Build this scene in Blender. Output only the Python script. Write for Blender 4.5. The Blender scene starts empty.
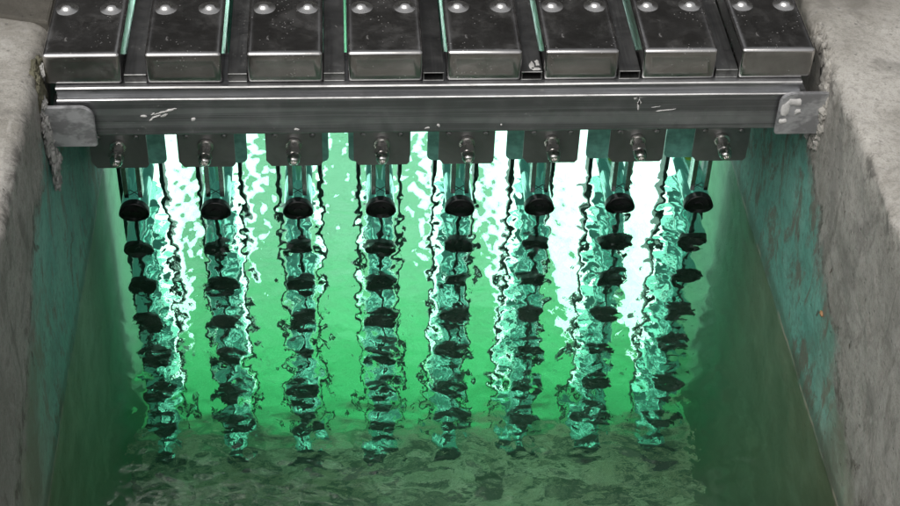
import bpy, bmesh, math, random
import numpy as np
from mathutils import Vector, Matrix, noise
R = math.radians
rnd = random.Random(7)
scene = bpy.context.scene
col = scene.collection

# ------------------------------------------------------------------ camera
CAMZ = 0.935                                   # eye height above the deck (deck top is z = 0)
cam_data = bpy.data.cameras.new('camera')
cam_data.sensor_width = 36.0
cam_data.lens = 65.26
cam_data.clip_start = 0.02
cam_data.clip_end = 200
cam = bpy.data.objects.new('camera', cam_data)
col.objects.link(cam)
Fv = Vector((0.06394301, 0.75380236, -0.65398264))
Rv = Vector((0.99782913, -0.0586409, 0.02997106))
Uv = Vector((0.01575788, 0.65447937, 0.75591563))
m3 = Matrix((Rv, Uv, -Fv)).transposed()
cam.matrix_world = Matrix.Translation((0, 0, CAMZ)) @ m3.to_4x4()
scene.camera = cam

# ------------------------------------------------------------------ sky, sun, exposure
SUN_EL, SUN_AZ = 55.0, 208.0                    # compass angle the light comes from (0 = +Y, clockwise)
world = bpy.data.worlds.new('World')
scene.world = world
world.use_nodes = True
wn = world.node_tree
for n in list(wn.nodes): wn.nodes.remove(n)
sky = wn.nodes.new('ShaderNodeTexSky')
sky.sky_type = 'NISHITA'
sky.sun_disc = False
sky.sun_elevation = R(SUN_EL)
sky.sun_rotation = R(SUN_AZ)
sky.air_density = 1.0
sky.dust_density = 5.0
sky.ozone_density = 0.5
hs = wn.nodes.new('ShaderNodeHueSaturation')     # overcast: the sky is grey
hs.inputs['Saturation'].default_value = 0.12
bg = wn.nodes.new('ShaderNodeBackground')
bg.inputs['Strength'].default_value = 0.11
wo = wn.nodes.new('ShaderNodeOutputWorld')
wn.links.new(sky.outputs[0], hs.inputs['Color'])
wn.links.new(hs.outputs[0], bg.inputs['Color'])
wn.links.new(bg.outputs[0], wo.inputs['Surface'])
sd = bpy.data.lights.new('sun', 'SUN')
sd.energy = 1.05
sd.angle = R(40)
sd.color = (1.0, 0.975, 0.94)
sun = bpy.data.objects.new('sun', sd)
col.objects.link(sun)
az, el = R(SUN_AZ), R(SUN_EL)
to_sun = Vector((math.sin(az) * math.cos(el), math.cos(az) * math.cos(el), math.sin(el)))
sun.rotation_euler = (-to_sun).to_track_quat('-Z', 'Y').to_euler()
sun.location = (0, -1, 3)
scene.view_settings.view_transform = 'Standard'
scene.view_settings.look = 'None'
scene.view_settings.gamma = 1.0
scene.view_settings.exposure = 0.35
scene.render.engine = 'CYCLES'
cy = scene.cycles
cy.use_denoising = True
try: cy.denoiser = 'OPENIMAGEDENOISE'
except Exception: pass
cy.max_bounces = 10
cy.diffuse_bounces = 3
cy.glossy_bounces = 5
cy.transmission_bounces = 6
cy.volume_bounces = 1
cy.transparent_max_bounces = 6
cy.blur_glossy = 0.6
cy.sample_clamp_indirect = 6.0

# ------------------------------------------------------------------ dimensions (metres)
PITCH = 0.1            # module spacing and lamp spacing
NM, NL = 8, 8
XC = -0.2575           # centre line of the leftmost module
XL, XR = -0.303, 0.4983   # channel wall faces
Z_CAP = -0.347
Z_WATER = -0.343
Z_FLOOR = -1.098
Y_LID = 1.3615
Y_END = 3.6


# ------------------------------------------------------------------ node helpers
def new_mat(name):
    m = bpy.data.materials.new(name)
    m.use_nodes = True
    nt = m.node_tree
    for n in list(nt.nodes): nt.nodes.remove(n)
    out = nt.nodes.new('ShaderNodeOutputMaterial')
    return m, nt, out


class NB:
    """tiny node builder"""
    def __init__(self, nt): self.nt = nt; self._pos = None
    def n(self, t, **kw):
        nd = self.nt.nodes.new(t)
        for k, v in kw.items(): setattr(nd, k, v)
        return nd
    def link(self, a, b): self.nt.links.new(a, b)
    def put(self, sock, v):
        if hasattr(v, 'is_output'): self.link(v, sock)
        elif isinstance(v, (tuple, list)) and len(v) == 3 and sock.type == 'RGBA': sock.default_value = (*v, 1)
        else: sock.default_value = v
    def math(self, op, a, b=0.0, c=0.0, clamp=False):
        nd = self.n('ShaderNodeMath', operation=op); nd.use_clamp = clamp
        self.put(nd.inputs[0], a); self.put(nd.inputs[1], b); self.put(nd.inputs[2], c)
        return nd.outputs[0]
    def mix(self, f, a, b, mode='MIX'):
        nd = self.n('ShaderNodeMix', data_type='RGBA', blend_type=mode)
        self.put(nd.inputs[0], f); self.put(nd.inputs[6], a); self.put(nd.inputs[7], b)
        return nd.outputs[2]
    def ramp(self, v, lo, hi, smooth=True):
        nd = self.n('ShaderNodeMapRange')
        if smooth: nd.interpolation_type = 'SMOOTHSTEP'
        self.put(nd.inputs[0], v); nd.inputs[1].default_value = lo; nd.inputs[2].default_value = hi
        return nd.outputs[0]
    def pos(self, scale=(1, 1, 1), loc=(0, 0, 0), kind='Object'):
        tc = self.n('ShaderNodeTexCoord')
        mp = self.n('ShaderNodeMapping')
        mp.inputs['Scale'].default_value = scale; mp.inputs['Location'].default_value = loc
        self.link(tc.outputs[kind], mp.inputs['Vector'])
        return mp.outputs[0]
    def xyz(self):
        if self._pos is None:
            tc = self.n('ShaderNodeTexCoord'); s = self.n('ShaderNodeSeparateXYZ')
            self.link(tc.outputs['Object'], s.inputs[0]); self._pos = s.outputs
        return self._pos
    def noise(self, vec, scale, detail=5.0, rough=0.6, dist=0.0):
        nd = self.n('ShaderNodeTexNoise')
        self.link(vec, nd.inputs['Vector'])
        nd.inputs['Scale'].default_value = scale; nd.inputs['Detail'].default_value = detail
        nd.inputs['Roughness'].default_value = rough; nd.inputs['Distortion'].default_value = dist
        return nd.outputs[0]
    def voronoi(self, vec, scale, feature='F1', rand=1.0):
        nd = self.n('ShaderNodeTexVoronoi', feature=feature)
        self.link(vec, nd.inputs['Vector']); nd.inputs['Scale'].default_value = scale
        nd.inputs['Randomness'].default_value = rand
        return nd.outputs['Distance']
    def bump(self, h, strength, dist, normal=None):
        nd = self.n('ShaderNodeBump')
        nd.inputs['Strength'].default_value = strength; nd.inputs['Distance'].default_value = dist
        self.put(nd.inputs['Height'], h)
        if normal is not None: self.link(normal, nd.inputs['Normal'])
        return nd.outputs[0]
    def bsdf(self, **kw):
        nd = self.n('ShaderNodeBsdfPrincipled')
        for k, v in kw.items(): self.put(nd.inputs[k.replace('_', ' ')], v)
        return nd


def steel(name, base=(0.45, 0.45, 0.44), rough=0.22, brushed=None, dirt=0.5, specks=0.0, splash=0.0, film=0.0):
    """weathered stainless sheet: brushed grain, dull film, pale specks and dried splashes"""
    m, nt, out = new_mat(name); b = NB(nt)
    oi = b.n('ShaderNodeObjectInfo')
    off = b.n('ShaderNodeVectorMath', operation='MULTIPLY_ADD')
    b.link(oi.outputs['Random'], off.inputs[0]); off.inputs[1].default_value = (7.3, 3.1, 5.7); b.link(b.pos(), off.inputs[2])
    p = off.outputs[0]
    fine = b.noise(p, 55, 6, 0.65)
    broad = b.noise(p, 14, 4, 0.6, 0.6)
    colr = b.mix(b.math('MULTIPLY', b.ramp(broad, 0.35, 0.7), dirt), base, tuple(c * 0.5 for c in base))
    colr = b.mix(b.math('MULTIPLY', b.ramp(fine, 0.5, 0.75), dirt * 0.6), colr, (0.20, 0.195, 0.185))
    rg = b.math('ADD', rough, b.math('MULTIPLY', b.math('SUBTRACT', fine, 0.5), 0.35))
    metal = 1.0
    height = b.math('MULTIPLY', fine, 0.4)
    if brushed:
        gp = b.pos(scale=brushed)
        g = b.noise(gp, 40, 4, 0.7)
        colr = b.mix(b.math('MULTIPLY', b.ramp(g, 0.42, 0.60), 0.75), colr, tuple(c * 0.36 for c in base))
        rg = b.math('ADD', rg, b.math('MULTIPLY', g, 0.15))
        height = b.math('ADD', height, b.math('MULTIPLY', g, 0.6))
    if specks:
        v = b.voronoi(p, 230)
        big = b.ramp(b.noise(p, 30, 3, 0.6), 0.50, 0.68)
        sz = b.noise(p, 180, 2, 0.5)
        sp = b.math('MULTIPLY', b.ramp(b.math('SUBTRACT', v, b.math('MULTIPLY', sz, 0.25)), 0.08, -0.02), big)
        smear = b.ramp(b.noise(p, 26, 8, 0.72, 0.25), 0.46, 0.72)
        sp = b.math('ADD', sp, b.math('MULTIPLY', smear, 0.22))
        sp = b.math('MULTIPLY', sp, specks, clamp=True)
        colr = b.mix(sp, colr, (0.42, 0.41, 0.39)); metal = b.math('SUBTRACT', 1.0, b.math('MULTIPLY', sp, 0.8))
        rg = b.math('ADD', rg, b.math('MULTIPLY', sp, 0.4))
    if splash:
        sn = b.ramp(b.noise(b.pos(scale=(1, 1, 1.6), loc=(3, 1, 2)), 34, 6, 0.75, 1.2), 0.66, 0.72)
        sn = b.math('MULTIPLY', sn, splash)
        colr = b.mix(sn, colr, (0.5, 0.49, 0.47)); rg = b.math('ADD', rg, b.math('MULTIPLY', sn, 0.4))
        metal = b.math('SUBTRACT', metal, b.math('MULTIPLY', sn, 0.8), clamp=True)
    if film: metal = b.math('MULTIPLY', metal, 1.0 - film)
    bs = b.bsdf(Base_Color=colr, Metallic=metal, Roughness=rg, Normal=b.bump(height, 0.25, 0.0012))
    b.link(bs.outputs[0], out.inputs[0])
    return m


def plain(name, base, rough=0.5, metal=0.0, coat=0.0):
    m, nt, out = new_mat(name); b = NB(nt)
    f = b.noise(b.pos(), 90, 4, 0.6)
    colr = b.mix(b.ramp(f, 0.3, 0.75), base, tuple(c * 0.6 for c in base))
    bs = b.bsdf(Base_Color=colr, Metallic=metal, Roughness=b.math('ADD', rough - 0.08, b.math('MULTIPLY', f, 0.16)),
                Coat_Weight=coat, Normal=b.bump(f, 0.2, 0.001))
    b.link(bs.outputs[0], out.inputs[0])
    return m


def concrete_mat(name='weathered_concrete', tone=1.0):
    m, nt, out = new_mat(name); b = NB(nt)
    p = b.pos(); X, Y, Z = b.xyz()
    big = b.noise(p, 3.2, 5, 0.6, 0.4)
    mid = b.noise(p, 14, 6, 0.65, 0.3)
    fine = b.noise(p, 120, 5, 0.7)
    trowel = b.noise(b.pos(scale=(1.0, 0.7, 0.7), loc=(0.2, 0.1, 0.4)), 26, 6, 0.65, 3.5)
    grain = b.noise(p, 420, 3, 0.7)
    c = b.mix(b.ramp(big, 0.36, 0.64), (0.295, 0.28, 0.248), (0.45, 0.43, 0.39))
    c = b.mix(b.math('MULTIPLY', b.ramp(mid, 0.44, 0.66), 0.55), c, (0.215, 0.20, 0.17))
    c = b.mix(b.math('MULTIPLY', b.ramp(fine, 0.46, 0.64), 0.45), c, (0.17, 0.16, 0.14))
    c = b.mix(b.math('MULTIPLY', b.ramp(grain, 0.52, 0.66), 0.40), c, (0.11, 0.105, 0.095))
    c = b.mix(b.math('MULTIPLY', b.ramp(grain, 0.44, 0.34), 0.15), c, (0.52, 0.50, 0.46))
    c = b.mix(b.math('MULTIPLY', b.ramp(trowel, 0.48, 0.66), 0.40), c, (0.46, 0.44, 0.41))
    lightblot = b.ramp(b.noise(b.pos(loc=(3, 8, 2)), 11, 6, 0.7, 0.6), 0.54, 0.66)
    c = b.mix(b.math('MULTIPLY', lightblot, 0.35), c, (0.50, 0.48, 0.45))
    arris = b.math('MULTIPLY', b.ramp(Z, -0.045, -0.006), b.ramp(Z, 0.0005, -0.006))
    c = b.mix(b.math('MULTIPLY', b.math('MULTIPLY', arris, b.ramp(b.noise(p, 26, 6, 0.75, 0.6), 0.47, 0.60)), 0.7), c, (0.085, 0.08, 0.07))
    # dark blotches and rusty damp marks on the walls
    blot = b.ramp(b.noise(b.pos(loc=(5, 2, 1)), 7, 6, 0.7, 1.0), 0.53, 0.64)
    c = b.mix(b.math('MULTIPLY', blot, 0.45), c, (0.10, 0.095, 0.085))
    wall = b.ramp(Z, -0.012, -0.05)
    c = b.mix(b.math('MULTIPLY', wall, 0.25), c, (0.15, 0.145, 0.135))
    shade_damp = b.math('MULTIPLY', b.ramp(b.math('ADD', Y, b.math('MULTIPLY', b.math('SUBTRACT', b.noise(b.pos(), 6, 5, 0.6, 0.5), 0.5), 0.35)), 1.36, 1.52), b.ramp(Z, -0.03, -0.005))  # painted shade: the deck darkens towards the back
    c = b.mix(b.math('MULTIPLY', shade_damp, 0.75), c, (0.13, 0.12, 0.10))
    smut = b.ramp(b.noise(b.pos(scale=(1, 1.5, 0.5), loc=(2, 2, 8)), 13, 7, 0.75, 0.9), 0.50, 0.62)
    c = b.mix(b.math('MULTIPLY', b.math('MULTIPLY', smut, wall), 0.42), c, (0.075, 0.068, 0.058))
    # wet algae film plus painted teal lamp light below an irregular splash line; the line climbs towards the lamps
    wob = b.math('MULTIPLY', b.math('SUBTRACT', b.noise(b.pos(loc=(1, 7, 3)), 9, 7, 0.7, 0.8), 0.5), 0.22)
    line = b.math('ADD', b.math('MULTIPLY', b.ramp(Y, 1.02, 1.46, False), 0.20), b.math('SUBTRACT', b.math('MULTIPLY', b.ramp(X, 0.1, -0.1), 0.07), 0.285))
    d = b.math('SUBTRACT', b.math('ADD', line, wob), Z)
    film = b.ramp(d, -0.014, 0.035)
    film_glow = b.mix(b.ramp(mid, 0.35, 0.7), (0.075, 0.28, 0.23), (0.16, 0.40, 0.335))
    film_glow = b.mix(b.ramp(b.noise(b.pos(scale=(1, 1.1, 0.55)), 20, 8, 0.78, 0.4), 0.50, 0.60), film_glow, (0.12, 0.105, 0.085))
    film_glow = b.mix(b.math('MULTIPLY', b.ramp(fine, 0.45, 0.62), 0.4), film_glow, (0.06, 0.11, 0.095))
    film_glow = b.mix(b.ramp(b.math('ADD', Y, b.math('MULTIPLY', b.math('SUBTRACT', mid, 0.5), 0.3)), 1.28, 1.02), film_glow, b.mix(b.ramp(mid, 0.4, 0.6), (0.17, 0.165, 0.125), (0.29, 0.28, 0.225)))  # the painted lamp teal fades out away from the lamps
    c = b.mix(b.math('MULTIPLY', b.math('MULTIPLY', film, wall), 0.88), c, film_glow)
    edge = b.math('MULTIPLY', b.math('MULTIPLY', b.ramp(d, -0.012, 0.0), b.ramp(d, 0.016, 0.002)), wall)
    crust = b.math('MULTIPLY', edge, b.ramp(b.noise(p, 40, 5, 0.7), 0.42, 0.6))
    c = b.mix(b.math('MULTIPLY', crust, 0.75), c, (0.065, 0.05, 0.04))
    # flakes / scabs
    sc = b.math('MULTIPLY', b.ramp(b.noise(b.pos(scale=(1, 1, 0.6), loc=(9, 1, 1)), 32, 5, 0.6, 0.5), 0.66, 0.71), wall)
    c = b.mix(b.math('MULTIPLY', sc, 0.8), c, (0.085, 0.06, 0.05))
    # under water: slimy green
    uw = b.ramp(Z, Z_WATER + 0.004, Z_WATER - 0.004)
    uwc = b.mix(b.ramp(mid, 0.3, 0.75), (0.16, 0.16, 0.095), (0.30, 0.28, 0.19))
    uwc = b.mix(b.ramp(b.math('ADD', Y, b.math('MULTIPLY', b.math('SUBTRACT', mid, 0.5), 0.2)), 1.42, 1.62), uwc, b.mix(b.ramp(mid, 0.35, 0.65), (0.02, 0.14, 0.045), (0.06, 0.22, 0.09)))
    c = b.mix(b.math('MULTIPLY', uw, 0.92), c, uwc)
    # dark tide mark just at the waterline
    tide = b.math('MULTIPLY', b.ramp(Z, Z_WATER + 0.028, Z_WATER + 0.010), b.ramp(Z, Z_WATER - 0.003, Z_WATER))
    c = b.mix(b.math('MULTIPLY', tide, 0.6), c, (0.06, 0.07, 0.05))
    scum = b.math('MULTIPLY', b.ramp(Z, Z_WATER + 0.006, Z_WATER + 0.003), b.ramp(Z, Z_WATER - 0.001, Z_WATER + 0.001))
    c = b.mix(b.math('MULTIPLY', scum, b.ramp(mid, 0.40, 0.60)), c, (0.27, 0.25, 0.19))
    h = b.math('ADD', b.math('MULTIPLY', mid, 0.55), b.math('ADD', b.math('MULTIPLY', fine, 0.40), b.math('MULTIPLY', grain, 0.25)))
    h = b.math('ADD', h, b.math('MULTIPLY', trowel, 0.45))
    h = b.math('SUBTRACT', h, b.math('MULTIPLY', sc, 0.8))
    pits = b.ramp(b.voronoi(p, 70), 0.16, 0.05)
    h = b.math('SUBTRACT', h, b.math('MULTIPLY', pits, 0.8))
    c = b.mix(b.math('MULTIPLY', pits, 0.3), c, (0.08, 0.08, 0.075))
    if tone != 1.0: c = b.mix(1.0, c, (tone, tone * 0.97, tone * 0.9), 'MULTIPLY')
    rg = b.math('SUBTRACT', 0.88, b.math('MULTIPLY', b.math('MULTIPLY', film, wall), 0.3))
    bs = b.bsdf(Base_Color=c, Roughness=rg, Normal=b.bump(h, 0.45, 0.004))
    b.link(bs.outputs[0], out.inputs[0])
    return m


def floor_mat():
    m, nt, out = new_mat('silt_and_sheen_floor'); b = NB(nt)
    X, Y, Z = b.xyz()
    n1 = b.noise(b.pos(), 16, 6, 0.7, 0.8)
    n2 = b.noise(b.pos(loc=(2, 3, 1)), 60, 5, 0.7)
    silt_sheen = b.mix(b.ramp(n1, 0.35, 0.7), (0.55, 0.38, 0.28), (0.80, 0.63, 0.50))  # pale silt stands in for reflections on the near water surface
    alg = b.mix(b.ramp(n1, 0.3, 0.7), (0.07, 0.44, 0.16), (0.13, 0.58, 0.25))
    k = b.ramp(b.math('ADD', Y, b.math('MULTIPLY', b.math('SUBTRACT', n1, 0.5), 0.12)), 1.60, 1.68)
    pale = b.mix(b.ramp(n1, 0.3, 0.7), (0.36, 0.40, 0.33), (0.48, 0.50, 0.43))
    alg = b.mix(b.ramp(Y, 1.70, 2.15), alg, pale)
    sheen_rip = b.noise(b.pos(scale=(0.45, 1.0, 1.0), loc=(1, 2, 3)), 30, 3, 0.55, 1.8)  # streaks of surface reflection painted as floor ripples
    silt_sheen = b.mix(b.ramp(sheen_rip, 0.40, 0.62), silt_sheen, (0.10, 0.08, 0.055))
    c = b.mix(k, silt_sheen, alg)
    c = b.mix(b.math('MULTIPLY', b.ramp(n2, 0.5, 0.7), 0.4), c, (0.09, 0.085, 0.07))
    bs = b.bsdf(Base_Color=c, Roughness=0.85, Normal=b.bump(n1, 0.5, 0.01))
    b.link(bs.outputs[0], out.inputs[0])
    return m


def water_mat():
    m, nt, out = new_mat('green_channel_water'); b = NB(nt)
    X, Y, Z = b.xyz()
    h = b.noise(b.pos(scale=(1.0, 1.25, 1)), 125, 2, 0.5, 0.6)
    calm = b.math('MULTIPLY', b.ramp(X, XL + 0.03, XL + 0.08), b.ramp(X, XR - 0.03, XR - 0.08))
    bs = b.bsdf(Base_Color=(1, 1, 1), Roughness=0.0, IOR=1.333, Transmission_Weight=1.0,
                Normal=b.bump(b.math('MULTIPLY', h, calm), 1.0, 0.00019))
    b.link(bs.outputs[0], out.inputs['Surface'])
    ab = b.n('ShaderNodeVolumeAbsorption'); ab.inputs['Color'].default_value = (0.36, 0.82, 0.60, 1); ab.inputs['Density'].default_value = 1.35
    sc = b.n('ShaderNodeVolumeScatter'); sc.inputs['Color'].default_value = (0.70, 1.0, 0.83, 1); sc.inputs['Density'].default_value = 0.17
    sc.inputs['Anisotropy'].default_value = 0.0
    ad = b.n('ShaderNodeAddShader')
    b.link(ab.outputs[0], ad.inputs[0]); b.link(sc.outputs[0], ad.inputs[1])
    b.link(ad.outputs[0], out.inputs['Volume'])
    return m


def lamp_mat(name, color, strength, base, metal=0.0):
    m, nt, out = new_mat(name); b = NB(nt)
    bs = b.bsdf(Base_Color=base, Metallic=metal, Roughness=0.12, IOR=1.46, Coat_Weight=0.5, Coat_Roughness=0.05,
                Emission_Color=color, Emission_Strength=strength)
    b.link(bs.outputs[0], out.inputs[0])
    return m


M = {
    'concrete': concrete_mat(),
    'shade_damp': concrete_mat('shade_damp_concrete', 0.33),
    'floor': floor_mat(),
    'water': water_mat(),
    'wall': plain('dark_hall_wall', (0.028, 0.0275, 0.0265), 0.9),
    'lid': steel('speckled_stainless_lid', (0.56, 0.545, 0.53), 0.19, None, 0.5, 0.45, 0.25),
    'beam': steel('brushed_stainless_beam', (0.44, 0.445, 0.455), 0.31, (0.03, 1, 2.2), 0.4, 0.5, 0.9, 0.07),
    'spacer': steel('dull_stainless_tube', (0.24, 0.24, 0.235), 0.38, (1, 0.05, 1), 0.6, 0.5, 0.5),
    'plate': steel('dull_stainless_plate', (0.30, 0.295, 0.29), 0.42, None, 0.6, 0.1, 0, 0.25),
    'post': steel('polished_steel_bar', (0.50, 0.56, 0.55), 0.20, None, 0.3),
    'lip': steel('highlight_steel_lip', (0.50, 0.495, 0.485), 0.36, (0.05, 1, 1), 0.8, 0.5, 0.9),  # brighter steel that paints a sky highlight along the beam lips
    'rear': plain('glow_tinted_rear_plate', (0.28, 0.62, 0.53), 0.35, 0.1),  # lamp glow is painted into the plate colour
    'bracket': steel('matt_stainless_bracket', (0.55, 0.55, 0.56), 0.48, (0.6, 1, 1), 0.3, 0.2, 0.6, 0.25),
    'bright': steel('bright_stainless_fitting', (0.80, 0.78, 0.75), 0.27, None, 0.05),
    'dark': plain('black_moulded_cap', (0.012, 0.012, 0.013), 0.35),
    'rail': plain('dark_stained_rail', (0.035, 0.04, 0.04), 0.45, 0.4),
    'mortar': plain('pale_mortar', (0.42, 0.41, 0.39), 0.95),
    'moss': plain('mossy_mortar', (0.125, 0.118, 0.078), 0.95),
    'splat': plain('dried_white_splash', (0.55, 0.54, 0.52), 0.8),
    'cable': plain('yellow_green_cable', (0.35, 0.55, 0.05), 0.4),
    'pebble': plain('orange_pebble', (0.34, 0.19, 0.09), 0.7),
    'sleeve': lamp_mat('quartz_sleeve_end', (0.16, 0.80, 0.60), 0.10, (0.27, 0.56, 0.49), 0.9),
    'lamp': lamp_mat('glowing_uv_lamp', (0.76, 1.0, 0.95), 1.45, (0.4, 0.5, 0.45)),
}


# ------------------------------------------------------------------ mesh helpers
def link(name, me, mat=None, parent=None, smooth=False, angle=None):
    if mat is not None:
        me.materials.clear(); me.materials.append(mat)
    if smooth or angle:
        for p in me.polygons: p.use_smooth = True
        if angle: me.set_sharp_from_angle(angle=R(angle))
    o = bpy.data.objects.new(name, me); col.objects.link(o)
    if parent is not None: o.parent = parent
    return o

def bm_mesh(bm, name):
    me = bpy.data.meshes.new(name); bmesh.ops.recalc_face_normals(bm, faces=bm.faces); bm.to_mesh(me); bm.free(); return me

def add_box(bm, x0, x1, y0, y1, z0, z1, bev=0.0, seg=2):
    r = bmesh.ops.create_cube(bm, size=1.0)
    vs = r['verts']
    for v in vs:
        v.co = Vector(((x0 + x1) / 2 + v.co.x * (x1 - x0), (y0 + y1) / 2 + v.co.y * (y1 - y0), (z0 + z1) / 2 + v.co.z * (z1 - z0)))
    if bev > 0:
        es = list({e for v in vs for e in v.link_edges})
        bmesh.ops.bevel(bm, geom=es, offset=bev, segments=seg, affect='EDGES', profile=0.5)

def box_me(name, *a, bev=0.0, seg=2):
    bm = bmesh.new(); add_box(bm, *a, bev=bev, seg=seg); return bm_mesh(bm, name)

def add_lathe(bm, prof, axis_o, axis_d, n=24, caps=True):
    """revolve (t, r) pairs about the axis"""
    d = Vector(axis_d).normalized(); o = Vector(axis_o)
    a = d.orthogonal().normalized(); c = d.cross(a)
    rings = []
    for t, r in prof:
        if r < 1e-6:
            rings.append([bm.verts.new(o + d * t)])
        else:
            rings.append([bm.verts.new(o + d * t + (a * math.cos(2 * math.pi * i / n) + c * math.sin(2 * math.pi * i / n)) * r) for i in range(n)])
    for A, B in zip(rings, rings[1:]):
        for i in range(n):
            j = (i + 1) % n
            if len(A) == 1 and len(B) == 1: continue
            if len(A) == 1: bm.faces.new((A[0], B[i], B[j]))
            elif len(B) == 1: bm.faces.new((A[i], B[0], A[j]))
            else: bm.faces.new((A[i], B[i], B[j], A[j]))
    if caps:
        if len(rings[0]) > 1: bm.faces.new(rings[0])
        if len(rings[-1]) > 1: bm.faces.new(rings[-1])

def lathe_me(name, prof, o, d, n=24, caps=True):
    bm = bmesh.new(); add_lathe(bm, prof, o, d, n, caps); return bm_mesh(bm, name)

def prism_me(name, pts, y0, y1, bev=0.0):
    """outline in x,z extruded along y"""
    bm = bmesh.new()
    a = [bm.verts.new((x, y0, z)) for x, z in pts]; f = bm.faces.new(a)
    r = bmesh.ops.extrude_face_region(bm, geom=[f])
    for v in r['geom']:
        if isinstance(v, bmesh.types.BMVert): v.co.y = y1
    if bev:
        bmesh.ops.bevel(bm, geom=[e for e in bm.edges if abs(e.verts[0].co.y - e.verts[1].co.y) < 1e-6], offset=bev, segments=2, affect='EDGES')
    return bm_mesh(bm, name)

def arc(cx, cz, r, a0, a1, n=5):
    return [(cx + r * math.cos(R(a0 + (a1 - a0) * i / n)), cz + r * math.sin(R(a0 + (a1 - a0) * i / n))) for i in range(n + 1)]

def thing(name, label, cat, loc=(0, 0, 0), group=None):
    o = bpy.data.objects.new(name, None); col.objects.link(o)
    o.empty_display_size = 0.02; o.location = loc
    o['label'] = label; o['category'] = cat
    if group: o['group'] = group
    return o

def tag(o, label, cat, group=None):
    o['label'] = label; o['category'] = cat
    if group: o['group'] = group
    return o

def struct(o):
    o['kind'] = 'structure'; return o

def fbm(x, y, z, octv=4):
    return noise.fractal(Vector((x, y, z)), 0.8, 2.0, octv)


# ------------------------------------------------------------------ the concrete: deck and channel walls
def bank(name, side):
    """one cast bank: deck slab rounding over into the channel wall"""
    x0 = XL if side < 0 else XR
    ys = list(np.concatenate([np.arange(-0.6, 0.8, 0.1), np.arange(0.8, 1.8, 0.005), np.arange(1.9, 4.3, 0.1)]))
    prof = []                                       # (outward distance, z)
    for d in (2.6, 1.4, 0.8, 0.5): prof.append((d, 0.0, 0))
    for d in np.arange(0.34, 0.03, -0.012): prof.append((float(d), 0.0, 0))
    for a in np.linspace(0, 90, 7): prof.append((1 - math.sin(R(a)), -(1 - math.cos(R(a))), 1))   # unit arris
    for z in np.arange(-0.02, -0.44, -0.006): prof.append((0.0, float(z), 2))
    for z in (-0.5, -0.6, -0.7, -0.8, -0.9, -1.0, -1.2): prof.append((0.0, z, 2))
    verts, faces = [], []
    for y in ys:
        # arris radius: worn and broken towards the beam on the left bank
        rr = 0.008 + 0.006 * max(0, fbm(side * 3.1, y * 6, 0.3))
        if side < 0: rr += 0.007 * max(0.0, min(1.0, (y - 1.10) / 0.30)) + 0.003
        else: rr += 0.010 * max(0.0, 1 - abs(y - 1.40) / 0.12)
        for d, z, k in prof:
            if k == 1: dd, zz = d * rr, z * rr
            elif k == 2: dd, zz = 0.0, min(z, -rr - 0.0005 * (1 - z))
            else: dd, zz = max(d, rr + (d * 0.02)), 0.0
            px = x0 + side * dd; pz = zz
            n = fbm(px * 14, y * 14, pz * 14 + side * 7, 4)
            n2 = fbm(px * 60, y * 60, pz * 60 + side * 3, 3)
            amp = 0.0010 * n + 0.0004 * n2
            if k == 1: amp *= 1.6
            if k in (1, 2): px += side * amp * 1.3
            if k in (0, 1): pz += amp * 0.6
            if k == 1: px += side * 0.0012 * n2; pz += 0.0005 * n2
            # cast joint across the left deck, 3 mm wide
            verts.append((px, y, pz))
    m = len(prof)
    for i in range(len(ys) - 1):
        for j in range(m - 1):
            a = i * m + j
            q = (a, a + 1, a + m + 1, a + m)
            faces.append(q if side < 0 else q[::-1])
    me = bpy.data.meshes.new(name); me.from_pydata(verts, [], faces); me.update()
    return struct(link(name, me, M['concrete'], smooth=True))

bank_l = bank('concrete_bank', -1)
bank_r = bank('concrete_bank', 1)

# upper slab course behind the joint on the left deck (its front edge is the line across the deck)
def slab(x0, x1, y0, y1, z0, z1, skew):
    bm = bmesh.new(); add_box(bm, x0, x1, y0, y1, z0, z1, bev=0.003)
    for v in bm.verts: v.co.y += skew * (v.co.x + 0.3)
    return bm_mesh(bm, 'deck_slab')
struct(link('deck_slab', slab(-1.6, -0.3015, 1.447, 3.55, -0.05, 0.0035, -0.25), M['shade_damp']))

fl = box_me('channel_floor', XL - 0.05, XR + 0.05, 0.2, Y_END + 0.3, Z_FLOOR - 0.08, Z_FLOOR)
struct(link('channel_floor', fl, M['floor']))
struct(link('channel_end_wall', box_me('channel_end_wall', XL - 0.02, XR + 0.02, Y_END, Y_END + 0.2, Z_FLOOR - 0.05, 0.1), M['concrete']))
struct(link('reflection_sill', box_me('reflection_sill', XL - 0.02, XR + 0.02, 0.900, 0.945, Z_FLOOR - 0.05, -0.302, bev=0.006), M['mortar']))  # added out of view, gives the lid fronts a bright reflected band
struct(link('reflection_fill', box_me('reflection_fill', XL - 0.02, XR + 0.02, 0.30, 0.895, Z_FLOOR - 0.05, -0.34), M['shade_damp']))  # added out of view, reflects mid grey into the upper lid fronts
struct(link('hall_wall', box_me('hall_wall', -4.5, 4.7, 3.9, 4.1, -0.2, 2.3), M['wall']))

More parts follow.
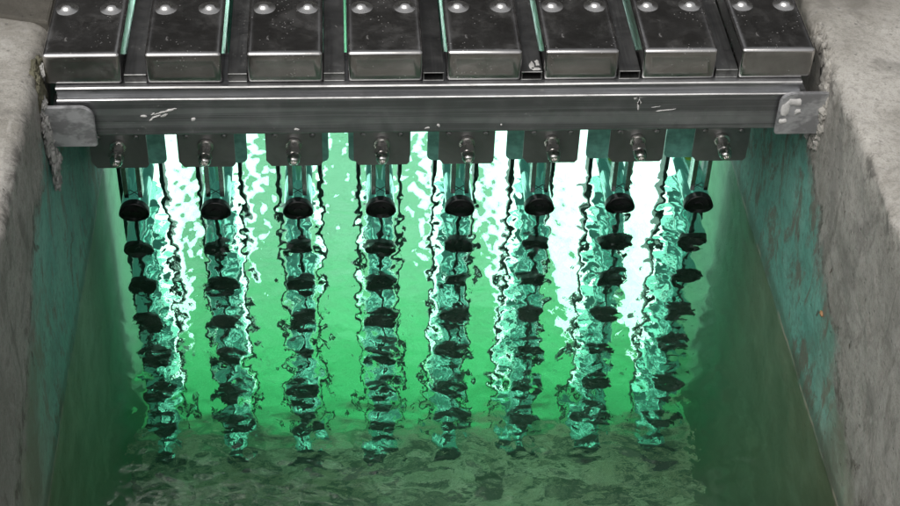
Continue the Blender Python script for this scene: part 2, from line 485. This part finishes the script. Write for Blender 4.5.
# ------------------------------------------------------------------ water: a rippled sheet closing a body of murky water
def water():
    x0, x1, y0, y1 = XL - 0.012, XR + 0.012, 0.945 - 0.02, Y_END + 0.01
    xs = np.linspace(x0, x1, 350)
    ys = np.concatenate([np.arange(y0, 1.019, 0.006), np.arange(1.02, 1.95, 0.0024), np.arange(1.95, y1, 0.03), [y1]])
    nx, ny = len(xs), len(ys)
    V = []
    N = noise.noise
    for y in ys:
        fy = min(1.0, max(0.0, (y1 - y) / 0.2))
        for x in xs:
            e = min(x - XL, XR - x)                      # calm along the walls
            k = min(1.0, max(0.06, (e - 0.035) / 0.05))
            q = 1.0 + 0.8 * min(1.0, max(0.0, (y - 1.36) / 0.25))     # choppier where the flow breaks round the racks
            h = 0.00055 * N(Vector((x * 21, y * 30, 0.0))) + 0.00085 * q * N(Vector((x * 47 + 3, y * 62, 1.7))) + 0.00031 * q * q * N(Vector((x * 95, y * 125, 4.2)))
            h += 0.0006 * N(Vector((x * 8, y * 11, 9.0)))
            V.append((x, y, Z_WATER + h * k * fy))
    Fc = []
    for i in range(ny - 1):
        for j in range(nx - 1):
            a = i * nx + j
            Fc.append((a, a + 1, a + nx + 1, a + nx))
    ring = [j for j in range(nx)] + [i * nx + nx - 1 for i in range(1, ny)] + [(ny - 1) * nx + j for j in range(nx - 2, -1, -1)] + [i * nx for i in range(ny - 2, 0, -1)]
    base = len(V)
    zb = Z_FLOOR - 0.03
    for r in ring: V.append((V[r][0], V[r][1], zb))
    c = len(V); V.append(((x0 + x1) / 2, (y0 + y1) / 2, zb))
    n = len(ring)
    for i in range(n):
        j = (i + 1) % n
        Fc.append((ring[i], base + i, base + j, ring[j]))
        Fc.append((base + i, c, base + j))
    me = bpy.data.meshes.new('water'); me.from_pydata(V, [], Fc); me.update()
    bm = bmesh.new(); bm.from_mesh(me); bmesh.ops.recalc_face_normals(bm, faces=bm.faces); bm.to_mesh(me); bm.free()
    o = link('water', me, M['water'], smooth=True, angle=45)
    return struct(o)
water()

# ------------------------------------------------------------------ lamp modules: lid, hangers, glands, posts and eight lamps each
LW = 0.0378                                      # half width of a lid
def copy_tree(o, parent=None):
    c = o.copy(); col.objects.link(c)
    if parent is not None: c.parent = parent
    for ch in [k for k in bpy.data.objects if k.parent == o]: copy_tree(ch, c)
    return c

def make_module():
    t = thing('lamp_module', '', 'uv lamp rack', (XC, 0, 0), 'lamp racks hung side by side across the channel')
    # lid: a folded sheet box, open underneath
    bm = bmesh.new()
    add_box(bm, -LW, LW, Y_LID, 2.72, -0.0160, 0.0200, bev=0.0036, seg=4)
    bm.faces.ensure_lookup_table()
    for nrm in ((0, -1, 0), (0, 0, 1), (1, 0, 0), (-1, 0, 0)):
        f = max((f for f in bm.faces if f.normal.dot(Vector(nrm)) > 0.99), key=lambda f: f.calc_area())
        bmesh.ops.inset_individual(bm, faces=[f], thickness=0.0085 if nrm[1] else 0.006, depth=-0.0005)
    lid = link('lid', bm_mesh(bm, 'lid'), M['lid'], t, smooth=True)
    # faintly raised fold strip along the front of the lid
    sme = lathe_me('screw', [(-0.0004, 0.0122), (0.0001, 0.0105), (0.0005, 0.0082), (0.0011, 0.0066), (0.0017, 0.0056), (0.0028, 0.0051), (0.0037, 0.0038), (0.0042, 0.0018), (0.0043, 0)], (0, 0, 0), (0, 0, 1), 20, False)
    for r, yy in enumerate((1.4463, 1.90, 2.35)):
        for s in (-1, 1):
            o = link('screw', sme, M['bright'], lid, smooth=True, angle=65); o.location = (s * 0.0228, yy, 0.0199)
    # front hanger plate with clipped lower corners
    pw = 0.0325; zb = -0.2356
    pts = [(-pw, -0.017), (-pw, zb + 0.008)] + [(-pw + 0.006, zb)] + [(pw - 0.003, zb), (pw, zb + 0.004), (pw, -0.017)]
    link('hanger_plate', prism_me('hanger_plate', pts, 1.508, 1.511, 0.0006), M['plate'], t)
    bolt = lathe_me('bolt', [(0, 0.0034), (0.0022, 0.0034), (0.003, 0.002), (0.003, 0)], (0, 0, 0), (0, -1, 0), 6, False)
    for s in (-1, 1):
        o = link('bolt', bolt, M['plate'], t); o.location = (s * 0.0215, 1.508, -0.1905)
    # cable gland: body, hex nut, dome and bore
    g = link('cable_gland', lathe_me('cable_gland', [(0, 0.0092), (0.003, 0.0092), (0.0035, 0.0070), (0.013, 0.0070), (0.0135, 0.0056)], (0.0, 1.508, -0.2035), (0, -1, -0.10), 20), M['bright'], t, angle=40)
    link('hex_nut', lathe_me('hex_nut', [(0.012, 0.0082), (0.0128, 0.0088), (0.0205, 0.0088), (0.0213, 0.0082)], (0, 1.508, -0.2035), (0, -1, -0.10), 6), M['bright'], g)
    link('dome_end', lathe_me('dome_end', [(0.021, 0.0072), (0.026, 0.0074), (0.0295, 0.0062), (0.031, 0.0044), (0.031, 0.0028), (0.0285, 0.0024), (0.0285, 0)], (0, 1.508, -0.2035), (0, -1, -0.10), 20, False), M['bright'], g, angle=40)
    # rear hanger plate, wider and deeper
    pw2 = 0.0385; z2 = -0.3150
    pts = [(-pw2, -0.017)] + arc(-pw2 + 0.008, z2 + 0.008, 0.008, 180, 270, 4) + arc(pw2 - 0.008, z2 + 0.008, 0.008, 270, 360, 4) + [(pw2, -0.017)]
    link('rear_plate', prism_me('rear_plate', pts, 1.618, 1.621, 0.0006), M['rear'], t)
    # twin flat bars down to the top lamp and the thin tie rod that strings the lamp ends together
    for s in (-1, 1):
        link('post', box_me('post', s * 0.0085 - 0.0028, s * 0.0085 + 0.0028, 1.568, 1.586, -0.3285, -0.0165, bev=0.0006), M['post'], t)
    link('tie_rod', lathe_me('tie_rod', [(0, 0.0026), (0.70, 0.0026)], (0, 1.5665, -0.340), (0, 0, -1), 10), M['rail'], t, smooth=True, angle=40)
    # rear rails the sleeves run between, down into the water
    for s in (-1, 1):
        link('rail', box_me('rail', s * 0.0265 - 0.0026, s * 0.0265 + 0.0026, 1.640, 1.662, -1.085, -0.0165, bev=0.001), M['rail'], t)
    link('cable', lathe_me('cable', [(0, 0.0075), (0.055, 0.0075), (0.062, 0.005)], (0.0, 1.632, -0.272), (0, 0.1, -1), 14), M['cable'], t, smooth=True, angle=40)
    # wire clip crossing over the top sleeve
    bm = bmesh.new()
    for s in (-1, 1):
        add_lathe(bm, [(0, 0.0005), (0.014, 0.0005)], (-s * 0.0055, 1.574, -0.3285), (s * 0.011, 0.0086, 0.001), 6)
    link('wire_clip', bm_mesh(bm, 'wire_clip'), M['rail'], t)
    # lamps
    r = 0.0172
    sl = lathe_me('lamp_sleeve', [(0.0040, r), (0.125, r)], (0, 1.558, 0), (0, 1, 0), 28)
    tu = lathe_me('lamp_tube', [(0, 0.0130), (0.95, 0.0130)], (0, 1.6831, 0), (0, 1, 0), 28)
    cp = lathe_me('end_cap', [(0.0090, 0.0174), (0.0082, 0.0184), (0.0015, 0.0188), (0.0, 0.0189), (-0.0014, 0.0187), (-0.0020, 0.0178), (-0.0008, 0.0165), (0.0022, 0.0140), (0.0030, 0.006), (0.0014, 0.0052), (0.0014, 0)], (0, 1.558, 0), (0, 1, 0), 28, False)
    for k in range(NL):
        z = Z_CAP - PITCH * k
        a = link('lamp_sleeve', sl, M['sleeve'], t, angle=40); a.location = (0, 0, z)
        c = link('end_cap', cp, M['dark'], a, angle=35)
        b = link('lamp_tube', tu, M['lamp'], t, angle=40); b.location = (0, 0, z)
    return t

LABELS = [
    'leftmost lamp rack, its steel lid against the left concrete wall above a dark cable gland',
    'second lamp rack from the left wall, lid with blurred band of reflection on its front',
    'third lamp rack from the left wall, a turquoise slit along the right of its lid',
    'fourth lamp rack from the left, just left of the middle of the row',
    'fifth lamp rack from the left, lid between two open-ended spacer tubes',
    'sixth lamp rack from the left, lid just right of the splashed open spacer tube',
    'seventh lamp rack from the left, second from the right concrete wall',
    'rightmost lamp rack, its steel lid overhanging the beam end beside the right wall',
]
mod0 = make_module()
mods = [mod0]
for i in range(1, NM): mods.append(copy_tree(mod0))
for i, t in enumerate(mods):
    t.location.x = XC + PITCH * i + rnd.uniform(-0.0006, 0.0006)
    t['label'] = LABELS[i]
    t.rotation_euler = (0, R(rnd.uniform(-0.25, 0.25)), R(rnd.uniform(-0.03, 0.03)))

# ------------------------------------------------------------------ spacer tubes between the lids
def spacer(x0, x1, is_open, label, y0):
    w = 0.0014; z0, z1 = -0.0160, -0.0055
    bm = bmesh.new()
    for a in ((x0, x1, z1 - w, z1), (x0, x1, z0, z0 + w)): add_box(bm, a[0], a[1], y0, 2.70, a[2], a[3], bev=0.0004, seg=1)
    for a in ((x0 + 0.00001, x0 + w, z0 + w, z1 - w), (x1 - w, x1 - 0.00001, z0 + w, z1 - w)): add_box(bm, a[0], a[1], y0 + 0.0002, 2.70, a[2], a[3])
    t = link('spacer_tube', bm_mesh(bm, 'spacer_tube'), M['spacer'])
    tag(t, label, 'spacer tube', 'steel spacer tubes between the lids')
    if not is_open:
        link('end_plug', box_me('end_plug', x0 + w, x1 - w, y0 + 0.0006, y0 + 0.02, z0 + w, z1 - w), M['spacer'], t)
    return t
SP = [  # (x offset of left edge and right edge within the gap after lid i, open?, label)
    (0.0014, 0.0238, False, 'closed spacer tube between the leftmost lid and the second lid'),
    (0.0046, 0.0238, False, 'spacer tube beside the broad bright turquoise slit, between second and third lids'),
    (0.0006, 0.0218, False, 'closed spacer tube between third and fourth lids, turquoise slit on its right'),
    (0.0008, 0.0224, True, 'clean open-ended spacer tube in the middle, between fourth and fifth lids'),
    (0.0006, 0.0222, True, 'open-ended spacer tube with a white splash on top, between fifth and sixth lids'),
    (0.0006, 0.0226, True, 'open-ended spacer tube between sixth and seventh lids'),
    (0.0008, 0.0238, False, 'closed spacer tube between the seventh lid and the rightmost lid'),
]
sp_objs = []
for i, (a, c, op, lab) in enumerate(SP):
    xr = XC + PITCH * i + LW
    sp_objs.append(spacer(xr + a, xr + c, op, lab, 1.3625 if op else 1.3635))

# ------------------------------------------------------------------ the cross beam (folded channel with two bright lips)
def beam():
    x0, x1 = -0.2862, 0.4712
    yf = 1.3565; z1, z0 = -0.0164, -0.0757
    prof = [(yf + 0.060, z1), (yf + 0.0012, z1), (yf, z1 - 0.0013), (yf, z1 - 0.0034), (yf + 0.0006, z1 - 0.0040),   # top lip
            (yf + 0.0042, z1 - 0.0046), (yf + 0.0042, z1 - 0.0128),                       # recess
            (yf - 0.0010, z1 - 0.0131), (yf - 0.0020, z1 - 0.0141), (yf - 0.0020, z1 - 0.0162), (yf - 0.0008, z1 - 0.0172),   # second lip
            (yf - 0.0004, -0.0500), (yf - 0.0004, z0 + 0.0012), (yf + 0.0006, z0), (yf + 0.060, z0)]
    xs = np.linspace(x0, x1, 40)
    V, Fc = [], []
    m = len(prof)
    for x in xs:
        for (y, z) in prof:
            dent = 0.0004 * fbm(x * 9, z * 30, 2.2, 2)
            V.append((float(x), y + dent, z + 0.0004 * fbm(x * 7, 3.3, 0.5, 2)))
    for i in range(len(xs) - 1):
        for j in range(m):
            a = i * m + j; b_ = i * m + (j + 1) % m
            Fc.append((a, b_, b_ + m, a + m))
    Fc.append(tuple(range(m))[::-1]); Fc.append(tuple((len(xs) - 1) * m + k for k in range(m)))
    me = bpy.data.meshes.new('support_beam'); me.from_pydata(V, [], Fc); me.update()
    bm = bmesh.new(); bm.from_mesh(me); bmesh.ops.recalc_face_normals(bm, faces=bm.faces); bm.to_mesh(me); bm.free()
    o = link('support_beam', me, M['beam'], angle=25)
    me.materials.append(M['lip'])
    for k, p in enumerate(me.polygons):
        if p.normal.z > 0.35 and p.normal.y < -0.35: p.material_index = 1      # sky highlight painted on the two lips as brighter steel
    return tag(o, 'scratched stainless steel beam spanning the channel beneath the row of lids', 'beam')
bm_o = beam()

def splat(name, pts, th, parent, yplane=None, zplane=None, seed=0):
    """a thin raised dribble of dried mortar: outline with ragged edge on a vertical (y) or horizontal (z) face"""
    rr = random.Random(seed)
    bm = bmesh.new()
    out = []
    for (a, c) in pts: out.append((a + rr.uniform(-1, 1) * 0.0006, c + rr.uniform(-1, 1) * 0.0006))
    ca = sum(p[0] for p in out) / len(out); cc = sum(p[1] for p in out) / len(out)
    def P(a, c, h): return (a, yplane - h, c) if yplane is not None else (a, c, zplane + h)
    rim = [bm.verts.new(P(a, c, -0.0006)) for a, c in out]
    top = [bm.verts.new(P(ca + (a - ca) * 0.8, cc + (c - cc) * 0.8, th)) for a, c in out]
    n = len(out)
    for i in range(n): bm.faces.new((rim[i], rim[(i + 1) % n], top[(i + 1) % n], top[i]))
    bm.faces.new(top)
    return link(name, bm_mesh(bm, name), M['splat'], parent, smooth=True)

def blob(cx, cz, rx, rz, n=12, seed=1, rot=0.0):
    rr = random.Random(seed); o = []
    for i in range(n):
        a = 2 * math.pi * i / n; k = rr.uniform(0.65, 1.15)
        x, z = rx * k * math.cos(a), rz * k * math.sin(a)
        o.append((cx + x * math.cos(rot) - z * math.sin(rot), cz + x * math.sin(rot) + z * math.cos(rot)))
    return o
YF = 1.3561
for i, (cx, cz, rx, rz, rot) in enumerate([(-0.190, -0.0522, 0.0075, 0.0013, 0.4), (-0.184, -0.0470, 0.0085, 0.0012, 0.3), (-0.1815, -0.0510, 0.0050, 0.0016, 0.5), (-0.176, -0.0445, 0.0060, 0.0022, 0.3), (-0.195, -0.0560, 0.0030, 0.0012, 0.6), (-0.1925, -0.0490, 0.0022, 0.0014, 0.2), (-0.170, -0.0425, 0.0020, 0.0010, 0.2), (-0.202, -0.0515, 0.0035, 0.0018, 0.2), (-0.152, -0.0560, 0.003, 0.0028, 0.1),
                                           (0.309, -0.0325, 0.0125, 0.0020, 0.14), (0.3005, -0.0350, 0.0045, 0.0018, 0.1), (0.304, -0.0440, 0.0012, 0.0105, 0.0), (0.3045, -0.0400, 0.0022, 0.0040, 0.1), (0.322, -0.0462, 0.0066, 0.0008, 0.10), (0.3335, -0.0505, 0.0125, 0.0008, 0.12),
                                           (-0.048, -0.070, 0.0034, 0.0018, 0.0), (0.098, -0.0672, 0.0018, 0.0030, 0.3), (0.086, -0.070, 0.0028, 0.0014, 0.2), (0.163, -0.0668, 0.0014, 0.0016, 0.3)]):
    splat('dried_splash', blob(cx, cz, rx, rz, 12, i + 3, rot), 0.0005, bm_o, yplane=YF, seed=i)
for i, (cx, cy_, rx, ry) in enumerate([(0.1925, 1.374, 0.004, 0.009), (0.1985, 1.379, 0.003, 0.006), (0.1955, 1.368, 0.006, 0.003)]):
    splat('dried_splash', blob(cx, cy_, rx, ry, 12, i + 31), 0.0005, sp_objs[4], zplane=-0.0055, seed=i + 20)

# ------------------------------------------------------------------ wall brackets holding the beam ends, set in mortar
def bracket(side, label):
    yb, yf = 1.3475, 1.3520
    if side < 0:
        x_in, x_out, z1, z0 = -0.2505, -0.318, -0.0335, -0.0830
    else:
        x_in, x_out, z1, z0 = 0.4492, 0.512, -0.0250, -0.0770
    r = 0.013
    s = 1 if side < 0 else -1
    pts = [(x_out, z0), (x_in - s * 0.002, z0), (x_in, z0 + 0.002)]
    pts += [(x_in - s * (r - r * math.cos(R(a))), z1 - r + r * math.sin(R(a))) for a in np.linspace(0, 90, 7)]
    pts += [(x_out, z1)]
    me = prism_me('wall_bracket', pts, yb, yf, 0.0008)
    o = link('wall_bracket', me, M['bracket'])
    tag(o, label, 'bracket', 'wall brackets at the beam ends')
    # lower flange and gusset behind the face plate
    link('flange', box_me('flange', min(x_out, x_in - s * 0.004), max(x_out, x_in - s * 0.004), yf + 0.0004, yf + 0.085, z0 + 0.0006, z0 + 0.0046, bev=0.0006), M['bracket'], o)
    g0 = min(x_out, x_in - s * 0.01); 
    bm = bmesh.new()
    tri = [(x_out, z0 - 0.0002), (x_in - s * 0.012, z0 - 0.0002), (x_out, z0 - 0.045)]
    a = [bm.verts.new((x, 1.395, z)) for x, z in tri]; b_ = [bm.verts.new((x, 1.399, z)) for x, z in tri]
    bm.faces.new(a); bm.faces.new(b_[::-1])
    for k in range(3): bm.faces.new((a[k], b_[k], b_[(k + 1) % 3], a[(k + 1) % 3]))
    link('gusset', bm_mesh(bm, 'gusset'), M['bracket'], o)
    return o
br_l = bracket(-1, 'smooth steel wall bracket with rounded corner at the left end of the beam')
br_r = bracket(1, 'mortar-smeared steel wall bracket at the right end of the beam')
for i, (cx, cz, rx, rz) in enumerate([(0.4565, -0.045, 0.005, 0.012), (0.464, -0.036, 0.009, 0.006), (0.469, -0.048, 0.004, 0.004), (0.455, -0.060, 0.006, 0.004)]):
    splat('mortar_smear', blob(cx, cz, rx, rz, 14, i + 60), 0.0007, br_r, yplane=1.3475, seed=i + 60)

def lumps(name, centers, mat, parent, seed, sub=3):
    """knobbly mortar: overlapping noisy balls joined into one lump"""
    rr = random.Random(seed)
    bm = bmesh.new()
    for (x, y, z, rx, ry, rz) in centers:
        r = bmesh.ops.create_icosphere(bm, subdivisions=sub, radius=1.0)
        off = rr.uniform(0, 20)
        for v in r['verts']:
            n = v.co.copy()
            k = 1 + 0.60 * fbm(n.x * 1.6 + off, n.y * 1.6, n.z * 1.6, 5)
            v.co = Vector((x + n.x * rx * k, y + n.y * ry * k, z + n.z * rz * k))
    return link(name, bm_mesh(bm, name), mat, parent, smooth=True)
def bead(path, n, r0, r1, mat, parent, seed, spread=0.004):
    rr = random.Random(seed); cs = []
    for i in range(n):
        t = i / (n - 1) * (len(path) - 1); k = min(int(t), len(path) - 2); f = t - k
        p = [path[k][a] * (1 - f) + path[k + 1][a] * f for a in range(3)]
        r = rr.uniform(r0, r1)
        cs.append((p[0] + rr.uniform(-1, 1) * spread * 0.5, p[1] + rr.uniform(-1, 1) * spread, p[2] + rr.uniform(-1, 1) * spread,
                   r * rr.uniform(0.35, 0.8), r * rr.uniform(0.6, 1.4), r * rr.uniform(0.7, 1.8)))
    return lumps('mortar_patch', cs, mat, parent, seed, 3)
bead([(-0.3000, 1.352, -0.032), (-0.2985, 1.350, -0.060), (-0.2975, 1.350, -0.085), (-0.2975, 1.353, -0.110), (-0.2995, 1.357, -0.142)], 80, 0.0022, 0.0062, M['mortar'], bank_l, 4, 0.005)
bead([(-0.306, 1.385, -0.006), (-0.3055, 1.362, -0.018), (-0.3055, 1.352, -0.040)], 45, 0.003, 0.0085, M['moss'], bank_l, 8, 0.008)
bead([(-0.2985, 1.376, -0.006), (-0.2995, 1.372, -0.012)], 7, 0.003, 0.005, M['mortar'], bank_l, 11, 0.003)
bead([(0.5035, 1.358, -0.022), (0.5000, 1.354, -0.045), (0.4995, 1.354, -0.070), (0.5010, 1.358, -0.100)], 110, 0.003, 0.0085, M['concrete'], bank_r, 5, 0.008)
bead([(0.506, 1.43, -0.008), (0.504, 1.39, -0.016), (0.503, 1.36, -0.026)], 60, 0.003, 0.009, M['concrete'], bank_r, 15, 0.008)
bead([(0.493, 1.375, -0.092), (0.4935, 1.372, -0.098)], 6, 0.002, 0.0035, M['mortar'], bank_r, 6, 0.003)

# a small orange pebble stuck on the stained right wall
pb = bmesh.new(); bmesh.ops.create_icosphere(pb, subdivisions=2, radius=1.0)
for v in pb.verts: v.co = Vector((v.co.x * 0.0022, v.co.y * 0.0045, v.co.z * 0.0026))
po = link('pebble', bm_mesh(pb, 'pebble'), M['pebble'], smooth=True)
po.location = (0.4978, 1.2265, -0.2215)
tag(po, 'tiny orange chip stuck to the stained right channel wall', 'pebble')
